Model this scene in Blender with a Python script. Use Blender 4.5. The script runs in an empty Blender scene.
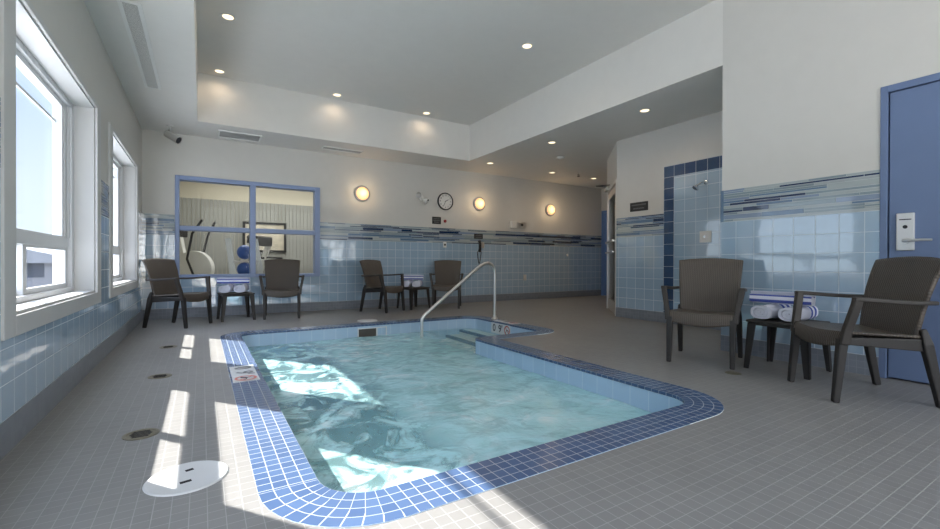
import bpy, bmesh, math, random
from mathutils import Vector, Matrix
from mathutils.geometry import tessellate_polygon
random.seed(7)
S = bpy.context.scene
C = S.collection
PI = math.pi
def rad(a): return math.radians(a)
def lin(r, g, b):
    f = lambda c: (c/255)/12.92 if c/255 <= .04045 else ((c/255+.055)/1.055)**2.4
    return (f(r), f(g), f(b), 1)

# ------------------------------------------------------------------ camera
YAW, PITCH, ROLL, H = .5515, .0045, .0027, .85
r0 = Vector((math.cos(YAW), -math.sin(YAW), 0)); f0 = Vector((math.sin(YAW), math.cos(YAW), 0)); d0 = Vector((0, 0, -1))
d1 = d0*math.cos(PITCH)-f0*math.sin(PITCH); FW = f0*math.cos(PITCH)+d0*math.sin(PITCH)
RT = r0*math.cos(ROLL)-d1*math.sin(ROLL); DN = r0*math.sin(ROLL)+d1*math.cos(ROLL)
cd = bpy.data.cameras.new('camera'); cam = bpy.data.objects.new('camera', cd); C.objects.link(cam)
cd.sensor_width = 36; cd.lens = 435.83/940*36; cd.clip_start = .02; cd.clip_end = 500
m = Matrix.Identity(4)
for i in range(3):
    m[i][0] = RT[i]; m[i][1] = -DN[i]; m[i][2] = -FW[i]
m[2][3] = H
cam.matrix_world = m
S.camera = cam

# ------------------------------------------------------------------ light and exposure
S.view_settings.view_transform = 'Standard'; S.view_settings.look = 'None'
S.view_settings.gamma = 1; S.view_settings.use_curve_mapping = False
S.view_settings.exposure = 0.17
SKY = 1.2; SUN = 17.5; REAR_FILL = 96.0; DOWN = 3.2
w = bpy.data.worlds.new('sky'); S.world = w; w.use_nodes = True
nt = w.node_tree; nt.nodes.clear()
o_ = nt.nodes.new('ShaderNodeOutputWorld'); bg = nt.nodes.new('ShaderNodeBackground')
tc = nt.nodes.new('ShaderNodeTexCoord'); sx = nt.nodes.new('ShaderNodeSeparateXYZ'); cr = nt.nodes.new('ShaderNodeValToRGB')
nt.links.new(tc.outputs['Generated'], sx.inputs[0]); nt.links.new(sx.outputs[2], cr.inputs[0]); nt.links.new(cr.outputs[0], bg.inputs[0]); nt.links.new(bg.outputs[0], o_.inputs[0])
e = cr.color_ramp.elements
e[0].position = 0; e[0].color = (.70, .82, .90, 1); e[1].position = .75; e[1].color = (.62, .70, .85, 1)
q = e.new(.12); q.color = (.65, .77, .94, 1); q = e.new(.33); q.color = (.46, .61, .92, 1)
# sky strength boosted above the view as unseen fill light for the room
sky_boost = nt.nodes.new('ShaderNodeMapRange'); sky_boost.inputs[1].default_value = .34; sky_boost.inputs[2].default_value = .60; sky_boost.inputs[3].default_value = SKY; sky_boost.inputs[4].default_value = SKY*7
nt.links.new(sx.outputs[2], sky_boost.inputs[0]); nt.links.new(sky_boost.outputs[0], bg.inputs[1])
SUND = Vector((.93, -1.23, -1.0)).normalized()
sd = bpy.data.lights.new('sun', 'SUN'); sd.energy = SUN; sd.angle = rad(.6); sd.color = (1, .96, .9)
so = bpy.data.objects.new('sun', sd); C.objects.link(so); so.rotation_euler = SUND.to_track_quat('-Z', 'Y').to_euler(); so.location = (-8, 10, 9)
def area(name, loc, direction, sx_, sy_, power, col):
    d = bpy.data.lights.new(name, 'AREA'); d.shape = 'RECTANGLE'; d.size = sx_; d.size_y = sy_; d.energy = power; d.color = col
    o = bpy.data.objects.new(name, d); C.objects.link(o); o.location = loc
    o.rotation_euler = Vector(direction).to_track_quat('-Z', 'Z').to_euler(); return o
# added fill lights in three invented openings of the wall behind the camera
for x in (.55, 2.0, 3.45):
    area('rear_fill_light', (x, -3.06, 1.75), (0, 1, 0), 1.1, 2.3, REAR_FILL/3, (1, .98, .94))

# ------------------------------------------------------------------ materials
def newmat(name):
    m = bpy.data.materials.new(name); m.use_nodes = True
    nt = m.node_tree; b = nt.nodes['Principled BSDF']; return m, nt, b
def mat(name, col, rough=.5, metal=0, var=0, scale=8, bump=0, bscale=60, coat=0, spec=.5):
    m, nt, b = newmat(name)
    col = tuple(col)[:3]+(1,)
    b.inputs['Base Color'].default_value = col; b.inputs['Roughness'].default_value = rough; b.inputs['Metallic'].default_value = metal
    b.inputs['Coat Weight'].default_value = coat; b.inputs['Specular IOR Level'].default_value = spec
    tc = nt.nodes.new('ShaderNodeTexCoord')
    n = nt.nodes.new('ShaderNodeTexNoise'); n.inputs['Scale'].default_value = scale; n.inputs['Detail'].default_value = 4
    nt.links.new(tc.outputs['Object'], n.inputs['Vector'])
    v = max(var, .03)
    mx = nt.nodes.new('ShaderNodeMix'); mx.data_type = 'RGBA'
    mx.inputs['A'].default_value = tuple(c*(1-v) for c in col[:3])+(1,); mx.inputs['B'].default_value = tuple(min(1, c*(1+v)) for c in col[:3])+(1,)
    nt.links.new(n.outputs['Fac'], mx.inputs['Factor']); nt.links.new(mx.outputs['Result'], b.inputs['Base Color'])
    if bump:
        n2 = nt.nodes.new('ShaderNodeTexNoise'); n2.inputs['Scale'].default_value = bscale; n2.inputs['Detail'].default_value = 3
        bp = nt.nodes.new('ShaderNodeBump'); bp.inputs['Strength'].default_value = bump; bp.inputs['Distance'].default_value = .01
        nt.links.new(tc.outputs['Object'], n2.inputs['Vector']); nt.links.new(n2.outputs['Fac'], bp.inputs['Height']); nt.links.new(bp.outputs[0], b.inputs['Normal'])
    return m
def emis(name, col, st):
    m, nt, b = newmat(name)
    b.inputs['Base Color'].default_value = col; b.inputs['Emission Color'].default_value = col; b.inputs['Emission Strength'].default_value = st
    return m
def tile(name, c1, c2, grout, pitch, gw, rough=.12, wav=.02, bump=.25, pitch_v=None, dirt=.0, ox=0, oy=0, spec=.5, grough=.7, ior=1.5):
    m, nt, b = newmat(name)
    uv = nt.nodes.new('ShaderNodeUVMap'); mp = nt.nodes.new('ShaderNodeMapping'); mp.inputs['Location'].default_value = (ox, oy, 0)
    br = nt.nodes.new('ShaderNodeTexBrick'); br.offset = 0; br.squash = 1
    br.inputs['Scale'].default_value = 1; br.inputs['Brick Width'].default_value = pitch; br.inputs['Row Height'].default_value = pitch_v or pitch
    br.inputs['Mortar Size'].default_value = gw; br.inputs['Mortar Smooth'].default_value = .15; br.inputs['Bias'].default_value = 0
    br.inputs['Color1'].default_value = c1; br.inputs['Color2'].default_value = c2; br.inputs['Mortar'].default_value = grout
    nt.links.new(uv.outputs[0], mp.inputs[0]); nt.links.new(mp.outputs[0], br.inputs['Vector'])
    col = br.outputs['Color']
    tc = nt.nodes.new('ShaderNodeTexCoord')
    if dirt:
        n = nt.nodes.new('ShaderNodeTexNoise'); n.inputs['Scale'].default_value = 1.6; n.inputs['Detail'].default_value = 6
        nt.links.new(tc.outputs['Object'], n.inputs['Vector'])
        mr = nt.nodes.new('ShaderNodeMapRange'); mr.inputs[3].default_value = 1-dirt; mr.inputs[4].default_value = 1+dirt
        nt.links.new(n.outputs['Fac'], mr.inputs[0])
        mm = nt.nodes.new('ShaderNodeMix'); mm.data_type = 'RGBA'; mm.blend_type = 'MULTIPLY'; mm.inputs['Factor'].default_value = 1
        nt.links.new(col, mm.inputs['A']); nt.links.new(mr.outputs[0], mm.inputs['B']); col = mm.outputs['Result']
    nt.links.new(col, b.inputs['Base Color'])
    mr = nt.nodes.new('ShaderNodeMapRange'); mr.inputs[3].default_value = rough; mr.inputs[4].default_value = grough
    nt.links.new(br.outputs['Fac'], mr.inputs[0]); nt.links.new(mr.outputs[0], b.inputs['Roughness'])
    inv = nt.nodes.new('ShaderNodeMath'); inv.operation = 'SUBTRACT'; inv.inputs[0].default_value = 1; nt.links.new(br.outputs['Fac'], inv.inputs[1])
    bp = nt.nodes.new('ShaderNodeBump'); bp.inputs['Strength'].default_value = bump; bp.inputs['Distance'].default_value = .003
    nt.links.new(inv.outputs[0], bp.inputs['Height'])
    n2 = nt.nodes.new('ShaderNodeTexNoise'); n2.inputs['Scale'].default_value = 5; n2.inputs['Detail'].default_value = 1
    nt.links.new(tc.outputs['Object'], n2.inputs['Vector'])
    bp2 = nt.nodes.new('ShaderNodeBump'); bp2.inputs['Strength'].default_value = wav; bp2.inputs['Distance'].default_value = .1
    nt.links.new(n2.outputs['Fac'], bp2.inputs['Height']); nt.links.new(bp.outputs[0], bp2.inputs['Normal']); nt.links.new(bp2.outputs[0], b.inputs['Normal'])
    b.inputs['Specular IOR Level'].default_value = spec; b.inputs['IOR'].default_value = ior
    return m
def glassmat(name, tint=(1, 1, 1, 1), refl=.25):
    m, nt, b = newmat(name); nt.nodes.remove(b)
    out = nt.nodes['Material Output']; t = nt.nodes.new('ShaderNodeBsdfTransparent'); g = nt.nodes.new('ShaderNodeBsdfGlossy'); g.inputs['Roughness'].default_value = .01
    t.inputs[0].default_value = tint
    lw = nt.nodes.new('ShaderNodeLayerWeight'); lw.inputs[0].default_value = .5
    pw = nt.nodes.new('ShaderNodeMath'); pw.operation = 'POWER'; pw.inputs[1].default_value = 5; nt.links.new(lw.outputs['Facing'], pw.inputs[0])
    fr = nt.nodes.new('ShaderNodeMath'); fr.operation = 'MULTIPLY_ADD'; fr.inputs[1].default_value = .07; fr.inputs[2].default_value = min(refl, .03); nt.links.new(pw.outputs[0], fr.inputs[0])
    mx = nt.nodes.new('ShaderNodeMixShader'); nt.links.new(fr.outputs[0], mx.inputs[0]); nt.links.new(t.outputs[0], mx.inputs[1]); nt.links.new(g.outputs[0], mx.inputs[2]); nt.links.new(mx.outputs[0], out.inputs[0])
    return m
M = {}
M['paint'] = mat('wall_paint', (.625, .61, .57), .55, bump=.03, bscale=150)
M['ceil'] = mat('ceiling_paint', (.72, .705, .665), .6, bump=.03, bscale=150)
M['tile'] = tile('pale_blue_wall_tile', (.35, .49, .635, 1), (.38, .525, .67, 1), (.54, .63, .69, 1), .157, .0028, rough=.04, wav=.018, ior=2.7)
M['base'] = tile('grey_base_mosaic', (.20, .225, .265, 1), (.23, .255, .295, 1), (.29, .32, .35, 1), .05, .0016, rough=.35, spec=.3)
M['floor'] = tile('grey_floor_mosaic', (.215, .213, .210, 1), (.235, .233, .228, 1), (.345, .345, .335, 1), .053, .0016, rough=.42, dirt=.10, wav=.0, bump=.4, spec=.3)
M['coping'] = tile('blue_coping_mosaic', (.056, .100, .205, 1), (.076, .130, .250, 1), (.34, .38, .42, 1), .0525, .0020, rough=.2, wav=.0, bump=.3)
M['darktile'] = tile('dark_blue_border_tile', (.025, .06, .145, 1), (.04, .09, .19, 1), (.40, .48, .54, 1), .157, .003, rough=.05, wav=.03, ior=1.8)
M['grout'] = mat('grout', (.50, .54, .55), .7)
M['white'] = mat('white_trim_paint', (.58, .58, .57), .4)
M['vinyl'] = mat('white_vinyl', (.66, .67, .68), .3)
M['bluepaint'] = mat('blue_frame_paint', (.24, .32, .52), .35)
M['bluedoor'] = mat('blue_door_paint', (.14, .20, .345), .38, bump=.05, bscale=200)
M['fardoor'] = mat('bright_blue_door_paint', (.13, .25, .56), .4)
M['black'] = mat('black_plastic', (.02, .02, .022), .45)
M['gap'] = mat('dark_gap', (.01, .01, .012), .8)
M['steel'] = mat('brushed_steel', (.70, .69, .66), .30, 1)
M['satin'] = mat('satin_nickel', (.72, .71, .69), .35, .9)
M['chrome'] = mat('chrome', (.8, .8, .8), .08, 1)
M['legs'] = mat('dark_resin', (.024, .022, .021), .5, bump=.1, bscale=90)
M['arm'] = mat('brown_resin', (.036, .031, .027), .5, bump=.1, bscale=90)
M['rim'] = mat('grey_enamel', (.33, .33, .33), .4)
M['plasticw'] = mat('white_plastic', (.75, .75, .72), .4)
M['lidw'] = mat('white_lid_plastic', (.60, .61, .61), .45, var=.05)
M['brass'] = mat('dull_brass', (.20, .18, .13), .45, .6, var=.3, scale=60)
M['red'] = mat('red_plastic', (.35, .02, .03), .3)
M['glass'] = glassmat('window_glass')
M['glassi'] = glassmat('interior_glass', (.95, .96, .95, 1), .005)
M['lens'] = emis('warm_lens', (1, .78, .50, 1), 2.0)
M['sconce'] = emis('warm_globe', (1, .62, .30, 1), .82)
M['basin'] = tile('light_blue_pool_tile', (.42, .58, .74, 1), (.46, .62, .78, 1), (.58, .70, .80, 1), .152, .0028, rough=.15, wav=.0, spec=.4, oy=.0)
M['poolfloor'] = mat('pool_plaster', (.60, .84, .86), .6, var=.06)
M['tread'] = mat('white_step_plaster', (.72, .74, .72), .5)
M['navy'] = tile('navy_step_edge', (.02, .07, .17, 1), (.03, .09, .2, 1), (.1, .2, .3, 1), .0525, .002)
M['mark'] = mat('marker_tile_white', (.72, .74, .75), .2)
M['ink'] = mat('marker_ink', (.015, .018, .03), .3)
M['redink'] = mat('marker_red', (.50, .06, .04), .3)
def wicker():
    m, nt, b = newmat('brown_wicker')
    uv = nt.nodes.new('ShaderNodeUVMap'); wv = nt.nodes.new('ShaderNodeTexWave'); wv.wave_type = 'BANDS'; wv.bands_direction = 'X'
    wv.inputs['Scale'].default_value = 21; wv.inputs['Distortion'].default_value = 0
    mp = nt.nodes.new('ShaderNodeMapping')
    # zigzag: shift u by a triangle of v
    sp = nt.nodes.new('ShaderNodeSeparateXYZ'); pg = nt.nodes.new('ShaderNodeMath'); pg.operation = 'PINGPONG'; pg.inputs[1].default_value = .009
    mu = nt.nodes.new('ShaderNodeMath'); mu.operation = 'MULTIPLY_ADD'; mu.inputs[1].default_value = .55
    cb = nt.nodes.new('ShaderNodeCombineXYZ')
    nt.links.new(uv.outputs[0], sp.inputs[0]); nt.links.new(sp.outputs[1], pg.inputs[0]); nt.links.new(pg.outputs[0], mu.inputs[0]); nt.links.new(sp.outputs[0], mu.inputs[2])
    nt.links.new(mu.outputs[0], cb.inputs[0]); nt.links.new(cb.outputs[0], wv.inputs['Vector'])
    cr = nt.nodes.new('ShaderNodeValToRGB'); cr.color_ramp.elements[0].color = (.052, .042, .034, 1); cr.color_ramp.elements[1].color = (.125, .104, .084, 1)
    nt.links.new(wv.outputs['Fac'], cr.inputs[0]); nt.links.new(cr.outputs[0], b.inputs['Base Color'])
    bp = nt.nodes.new('ShaderNodeBump'); bp.inputs['Strength'].default_value = .6; bp.inputs['Distance'].default_value = .004
    nt.links.new(wv.outputs['Fac'], bp.inputs['Height']); nt.links.new(bp.outputs[0], b.inputs['Normal']); b.inputs['Roughness'].default_value = .42
    return m
M['wicker'] = wicker()
def toweling(name, stripes, axis):
    m, nt, b = newmat(name)
    uv = nt.nodes.new('ShaderNodeUVMap'); sp = nt.nodes.new('ShaderNodeSeparateXYZ'); nt.links.new(uv.outputs[0], sp.inputs[0])
    cr = nt.nodes.new('ShaderNodeValToRGB'); cr.color_ramp.interpolation = 'CONSTANT'
    W = (.74, .76, .86, 1); B = (.075, .11, .40, 1)
    el = cr.color_ramp.elements; el[0].position = 0; el[0].color = W; el[1].position = .999; el[1].color = W
    for a, c in stripes:
        q = el.new(a); q.color = B; q = el.new(c); q.color = W
    nt.links.new(sp.outputs[axis], cr.inputs[0]); nt.links.new(cr.outputs[0], b.inputs['Base Color'])
    tc = nt.nodes.new('ShaderNodeTexCoord'); n = nt.nodes.new('ShaderNodeTexNoise'); n.inputs['Scale'].default_value = 120
    bp = nt.nodes.new('ShaderNodeBump'); bp.inputs['Strength'].default_value = .5; bp.inputs['Distance'].default_value = .006
    nt.links.new(tc.outputs['Object'], n.inputs['Vector']); nt.links.new(n.outputs['Fac'], bp.inputs['Height']); nt.links.new(bp.outputs[0], b.inputs['Normal'])
    b.inputs['Roughness'].default_value = .95; b.inputs['Specular IOR Level'].default_value = .1
    return m
M['towel_roll'] = toweling('striped_towel_bands', [(.52, .64), (.76, .88)], 1)
M['towel_fold'] = toweling('striped_towel_lengths', [(.30, .33), (.570, .612), (.648, .692), (.74, .78), (.90, .93)], 0)

# ------------------------------------------------------------------ mesh helpers
def box_uv(bm, ox=0, oy=0, oz=0):
    l = bm.loops.layers.uv.verify()
    for f in bm.faces:
        f.normal_update(); n = f.normal; a = [abs(c) for c in n]
        for lp in f.loops:
            x, y, z = lp.vert.co.x-ox, lp.vert.co.y-oy, lp.vert.co.z-oz
            lp[l].uv = (x, y) if a[2] >= max(a[0], a[1]) else ((y, z) if a[0] > a[1] else (x, z))
class MB:
    def __init__(s): s.bm = bmesh.new()
    def box(s, x0, x1, y0, y1, z0, z1, mi=0, mtx=None):
        v = [s.bm.verts.new((x, y, z)) for z in (z0, z1) for x, y in ((x0, y0), (x1, y0), (x1, y1), (x0, y1))]
        for q in ((3, 2, 1, 0), (4, 5, 6, 7), (0, 1, 5, 4), (1, 2, 6, 5), (2, 3, 7, 6), (3, 0, 4, 7)):
            f = s.bm.faces.new([v[i] for i in q]); f.material_index = mi
        if mtx is not None:
            for p in v: p.co = mtx @ p.co
        return s
    def frus(s, b, t, mi=0):
        """two quads (bottom, top), each four points"""
        v = [s.bm.verts.new(p) for p in list(b)+list(t)]
        for q in ((3, 2, 1, 0), (4, 5, 6, 7), (0, 1, 5, 4), (1, 2, 6, 5), (2, 3, 7, 6), (3, 0, 4, 7)):
            s.bm.faces.new([v[i] for i in q]).material_index = mi
        return s
    def cyl(s, c, ax, r, h, seg=32, r2=None, mi=0):
        """cylinder from centre c along vector ax (unit) of length h"""
        return s.lathe([(0, 0), (r, 0), (r2 if r2 is not None else r, h), (0, h)], c, ax, seg, mi)
    def lathe(s, prof, c, ax, seg=32, mi=0):
        q = Vector(ax).to_track_quat('Z', 'Y'); c = Vector(c); rings = []
        for r, z in prof:
            if r < 1e-6: rings.append([s.bm.verts.new(c+q @ Vector((0, 0, z)))])
            else: rings.append([s.bm.verts.new(c+q @ Vector((r*math.cos(2*PI*i/seg), r*math.sin(2*PI*i/seg), z))) for i in range(seg)])
        for a, b in zip(rings, rings[1:]):
            for i in range(seg):
                j = (i+1) % seg
                if len(a) == 1 and len(b) == 1: continue
                if len(a) == 1: f = [a[0], b[j], b[i]][::-1]
                elif len(b) == 1: f = [a[i], a[j], b[0]]
                else: f = [a[i], a[j], b[j], b[i]]
                try: s.bm.faces.new(f).material_index = mi
                except ValueError: pass
        return s
    def tube(s, pts, r, seg=12, mi=0, cap=True, radii=None):
        pts = [Vector(p) for p in pts]; rings = []; up = Vector((0, 0, 1))
        for i, p in enumerate(pts):
            t = (pts[min(i+1, len(pts)-1)]-pts[max(i-1, 0)]).normalized()
            if abs(t.dot(up)) > .98: up = Vector((0, 1, 0)) if abs(t.y) < .9 else Vector((1, 0, 0))
            a = t.cross(up).normalized(); b = a.cross(t).normalized(); up = b
            rr = radii[i] if radii else r
            rings.append([s.bm.verts.new(p+a*rr*math.cos(2*PI*k/seg)+b*rr*math.sin(2*PI*k/seg)) for k in range(seg)])
        for A, B in zip(rings, rings[1:]):
            for k in range(seg): s.bm.faces.new([A[k], A[(k+1) % seg], B[(k+1) % seg], B[k]]).material_index = mi
        if cap:
            s.bm.faces.new(rings[0][::-1]).material_index = mi; s.bm.faces.new(rings[-1]).material_index = mi
        return s
    def beam(s, pts, wd, th, side, mi=0):
        """rectangular section swept along pts; side = lateral unit vector; wd/th may be lists"""
        pts = [Vector(p) for p in pts]; side = Vector(side).normalized(); rings = []
        for i, p in enumerate(pts):
            t = (pts[min(i+1, len(pts)-1)]-pts[max(i-1, 0)]).normalized(); n = t.cross(side).normalized()
            sd_ = n.cross(t).normalized()
            a = wd[i] if isinstance(wd, (list, tuple)) else wd; b = th[i] if isinstance(th, (list, tuple)) else th
            rings.append([s.bm.verts.new(p+sd_*a*u/2+n*b*v/2) for u, v in ((-1, -1), (1, -1), (1, 1), (-1, 1))])
        for A, B in zip(rings, rings[1:]):
            for k in range(4): s.bm.faces.new([A[k], A[(k+1) % 4], B[(k+1) % 4], B[k]]).material_index = mi
        s.bm.faces.new(rings[0][::-1]).material_index = mi; s.bm.faces.new(rings[-1]).material_index = mi
        return s
    def grid(s, fn, nu, nv, mi=0):
        """sheet from fn(u,v), uv = metres-like returned as 2nd value"""
        l = s.bm.loops.layers.uv.verify()
        P = [[fn(i/nu, j/nv) for j in range(nv+1)] for i in range(nu+1)]
        V = [[s.bm.verts.new(P[i][j][0]) for j in range(nv+1)] for i in range(nu+1)]
        for i in range(nu):
            for j in range(nv):
                f = s.bm.faces.new([V[i][j], V[i+1][j], V[i+1][j+1], V[i][j+1]]); f.material_index = mi
                for lp, (a, b) in zip(f.loops, ((i, j), (i+1, j), (i+1, j+1), (i, j+1))): lp[l].uv = P[a][b][1]
        return s
    def build(s, name, mats, parent=None, smooth=False, bevel=0, uv=False, uvo=(0, 0, 0), kind=None, normals=True, segs=2):
        if normals: bmesh.ops.recalc_face_normals(s.bm, faces=s.bm.faces)
        if uv: box_uv(s.bm, *uvo)
        if smooth:
            for f in s.bm.faces: f.smooth = True
        me = bpy.data.meshes.new(name); s.bm.to_mesh(me); s.bm.free()
        for m in (mats if isinstance(mats, (list, tuple)) else [mats]): me.materials.append(m)
        o = bpy.data.objects.new(name, me); C.objects.link(o)
        if parent: o.parent = parent
        if bevel:
            b = o.modifiers.new('bevel', 'BEVEL'); b.width = bevel; b.segments = segs; b.limit_method = 'ANGLE'; b.angle_limit = rad(35)
        if smooth and not bevel:
            pass
        if smooth:
            wn = None
            me.set_sharp_from_angle(angle=rad(38)) if hasattr(me, 'set_sharp_from_angle') else None
        if kind: o['kind'] = kind
        return o
def solid(o, t, off=-1):
    m = o.modifiers.new('solid', 'SOLIDIFY'); m.thickness = t; m.offset = off; return o
def tag(o, label, cat, group=None, kind=None):
    o['label'] = label; o['category'] = cat
    if group: o['group'] = group
    if kind: o['kind'] = kind
    return o
def empty(name, loc=(0, 0, 0), rz=0, label=None, cat=None, group=None, kind=None):
    o = bpy.data.objects.new(name, None); C.objects.link(o); o.location = loc; o.rotation_euler = (0, 0, rz); o.empty_display_size = .1
    if label: tag(o, label, cat, group)
    if kind: o['kind'] = kind
    return o
def copy_tree(o, parent=None):
    c = o.copy(); C.objects.link(c); c.parent = parent
    for ch in list(o.children): copy_tree(ch, c)
    return c
def text(name, s, size, m, parent, mtx, depth=.001):
    cu = bpy.data.curves.new(name, 'FONT'); cu.body = s; cu.size = size; cu.align_x = 'CENTER'; cu.align_y = 'CENTER'; cu.extrude = depth; cu.offset = size*.012
    t = bpy.data.objects.new(name, cu); C.objects.link(t)
    dg = bpy.context.evaluated_depsgraph_get(); me = bpy.data.meshes.new_from_object(t.evaluated_get(dg)); bpy.data.objects.remove(t)
    me.transform(mtx); me.materials.clear(); me.materials.append(m); me.name = name
    o = bpy.data.objects.new(name, me); C.objects.link(o); o.parent = parent; return o
def frame_mtx(loc, right, up):
    r = Vector(right).normalized(); u = Vector(up).normalized(); n = r.cross(u)
    m = Matrix.Identity(4)
    for i in range(3): m[i][0] = r[i]; m[i][1] = u[i]; m[i][2] = n[i]; m[i][3] = loc[i]
    return m

# ------------------------------------------------------------------ room numbers
XL, YB, XR, XS, XE, YC, ZL, ZH = -.7455, 7.916, 4.324, 5.609, 8.90, 7.063, 2.78, 3.45
YR, YS, YN, XC = 2.338, 4.676, -3.0, -.05
ZF0, ZF1, ZB = 1.249, 1.555, .15
W_OUT = -1.0
WIN = [(-2.34, -.505), (.23, 2.065), (2.80, 4.635), (5.37, 7.205)]; WZ0, WZ1 = .60, 2.105  # first opening, behind the camera, is added for more light from the left

# ------------------------------------------------------------------ structure
# pool outlines ------------------------------------------------------
def fillet(pts, radii, n=10):
    out = []
    N = len(pts)
    for i in range(N):
        p = Vector(pts[i]); a = (Vector(pts[i-1])-p).normalized(); b = (Vector(pts[(i+1) % N])-p).normalized(); r = radii[i]
        convex = (p-Vector(pts[i-1])).to_3d().cross((Vector(pts[(i+1) % N])-p).to_3d()).z > 0
        c = p+(a+b)*r; s = p+a*r; t = p+b*r
        a0 = math.atan2((s-c).y, (s-c).x); a1 = math.atan2((t-c).y, (t-c).x)
        d = (a1-a0+PI) % (2*PI)-PI
        for k in range(n+1):
            if r <= 0: out.append(Vector(p)); continue
            an = a0+d*k/n; out.append(c+Vector((math.cos(an), math.sin(an)))*r)
    return out
PIN = [(.385, 1.555), (2.595, 1.555), (2.595, 4.17), (3.60, 4.17), (3.60, 5.795), (.385, 5.795)]
RIN = [.20, .17, .10, .10, .20, .15]
BW = .21
POUT = [(.385-BW, 1.555-BW), (2.595+BW, 1.555-BW), (2.595+BW, 4.17-BW), (3.60+BW, 4.17-BW), (3.60+BW, 5.795+.19), (.385-BW, 5.795+.19)]
ROUT = [.41, .38, .02, .31, .40, .33]
NSEG = 10
pin = fillet(PIN, RIN, NSEG); pout = fillet(POUT, ROUT, NSEG)
def densify(a, b, step=.2):
    A, B = [], []
    n = len(a)
    for i in range(n):
        j = (i+1) % n; L = max((a[j]-a[i]).length, (b[j]-b[i]).length); k = max(1, int(L/step))
        for t in range(k): A.append(a[i].lerp(a[j], t/k)); B.append(b[i].lerp(b[j], t/k))
    return A, B
pinD, poutD = densify(pin, pout)

# floor with the pool cut out
outer = [Vector((XL-.02, YN, 0)), Vector((XE+.02, YN, 0)), Vector((XE+.02, YB+.1, 0)), Vector((XL-.02, YB+.1, 0))]
hole = [p.to_3d() for p in pout]
tri = tessellate_polygon([outer, hole]); allp = outer+hole
b = MB(); vs = [b.bm.verts.new(p) for p in allp]
for t in tri:
    try: b.bm.faces.new([vs[i] for i in t])
    except ValueError: pass
bmesh.ops.recalc_face_normals(b.bm, faces=b.bm.faces)
if sum(f.normal.z for f in b.bm.faces) < 0: bmesh.ops.reverse_faces(b.bm, faces=b.bm.faces)
box_uv(b.bm, ox=.175, oy=1.345)
floor = b.build('floor', M['floor'], kind='structure', normals=False)

# ceiling: low soffit around a raised coffer
b = MB()
b.box(W_OUT, XC, YN, YC, ZL, 3.6); b.box(W_OUT, XE+.2, YC, YB+.14, ZL, 3.6); b.box(XR, XE+.2, YR, YC, ZL, 3.6)
b.box(XC, XR, YN, YC, ZH, 3.6)
b.build('ceiling', M['ceil'], kind='structure')

# left wall with its window openings
b = MB(); ys = [YN]+[y for wn in WIN for y in wn]+[YB]
for i in range(0, len(ys), 2): b.box(W_OUT, XL, ys[i], ys[i+1], -.05, ZL)
for y0, y1 in WIN: b.box(W_OUT, XL, y0, y1, -.05, WZ0); b.box(W_OUT, XL, y0, y1, WZ1, ZL)
b.build('wall_left', M['paint'], kind='structure')
wall_left = bpy.data.objects['wall_left']
# back wall with window to the gym
GX0, GX1, GZ0, GZ1 = -.345, 1.767, .60, 2.157
b = MB(); b.box(XL, GX0, YB, YB+.14, 0, ZL); b.box(GX1, XE+.2, YB, YB+.14, 0, ZL); b.box(GX0, GX1, YB, YB+.14, 0, GZ0); b.box(GX0, GX1, YB, YB+.14, GZ1, ZL)
wall_back = b.build('wall_back', M['paint'], kind='structure')
# near right wall with door opening
DY0, DY1, DZ = .16, 1.172, 2.165
b = MB(); b.box(XR, XS+.14, DY1, YR, 0, ZH+.1); b.box(XR, XS+.14, YN, DY0, 0, ZH+.1); b.box(XR, XS+.14, DY0, DY1, DZ, ZH+.1); b.box(XR+.12, XS+.14, DY0, DY1, 0, DZ)
wall_right = b.build('wall_right', M['paint'], kind='structure')
# shower wall, angled wall, hall walls
b = MB(); b.box(XS, XS+.14, YR, YS, 0, ZL)
wall_shower = b.build('wall_shower', M['paint'], kind='structure')
A0 = Vector((XS, YS, 0)); AD = Vector((.68, .733, 0)).normalized(); AN = Vector((-AD.y, AD.x, 0)); AL = 1.36
MA = frame_mtx(A0, AD, (0, 0, 1))        # local x along wall, y up, z = outward normal (towards +x-y side)
def ang(b, s0, s1, z0, z1, d0_, d1_, mi=0):
    # d>0 : into the room
    def P(s, d, z): v = A0+AD*s+AN*d; return (v.x, v.y, z)
    return b.frus([P(s0, d0_, z0), P(s1, d0_, z0), P(s1, d1_, z0), P(s0, d1_, z0)], [P(s0, d0_, z1), P(s1, d0_, z1), P(s1, d1_, z1), P(s0, d1_, z1)], mi)
b = MB(); ang(b, 0, .07, 0, ZL, -.14, 0); ang(b, AL-.06, AL, 0, ZL, -.14, 0); ang(b, .07, AL-.06, 2.2, ZL, -.14, 0)
wall_angled = b.build('wall_angled', M['paint'], kind='structure')
AE = A0+AD*AL
b = MB(); b.box(AE.x, XE+.2, AE.y-.14, AE.y, 0, ZL)
b.build('wall_hall', M['paint'], kind='structure')
b = MB(); b.box(XE, XE+.14, AE.y, YB, 0, ZL)
wall_end = b.build('wall_end', M['paint'], kind='structure')
# dim corridor behind the glass door
b = MB(); b.box(XS+.14, XE, 2.5, 2.6, 0, ZL); b.box(XE-.1, XE, 2.6, 5.5, 0, ZL)
b.build('wall_corridor', M['paint'], kind='structure')
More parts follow.
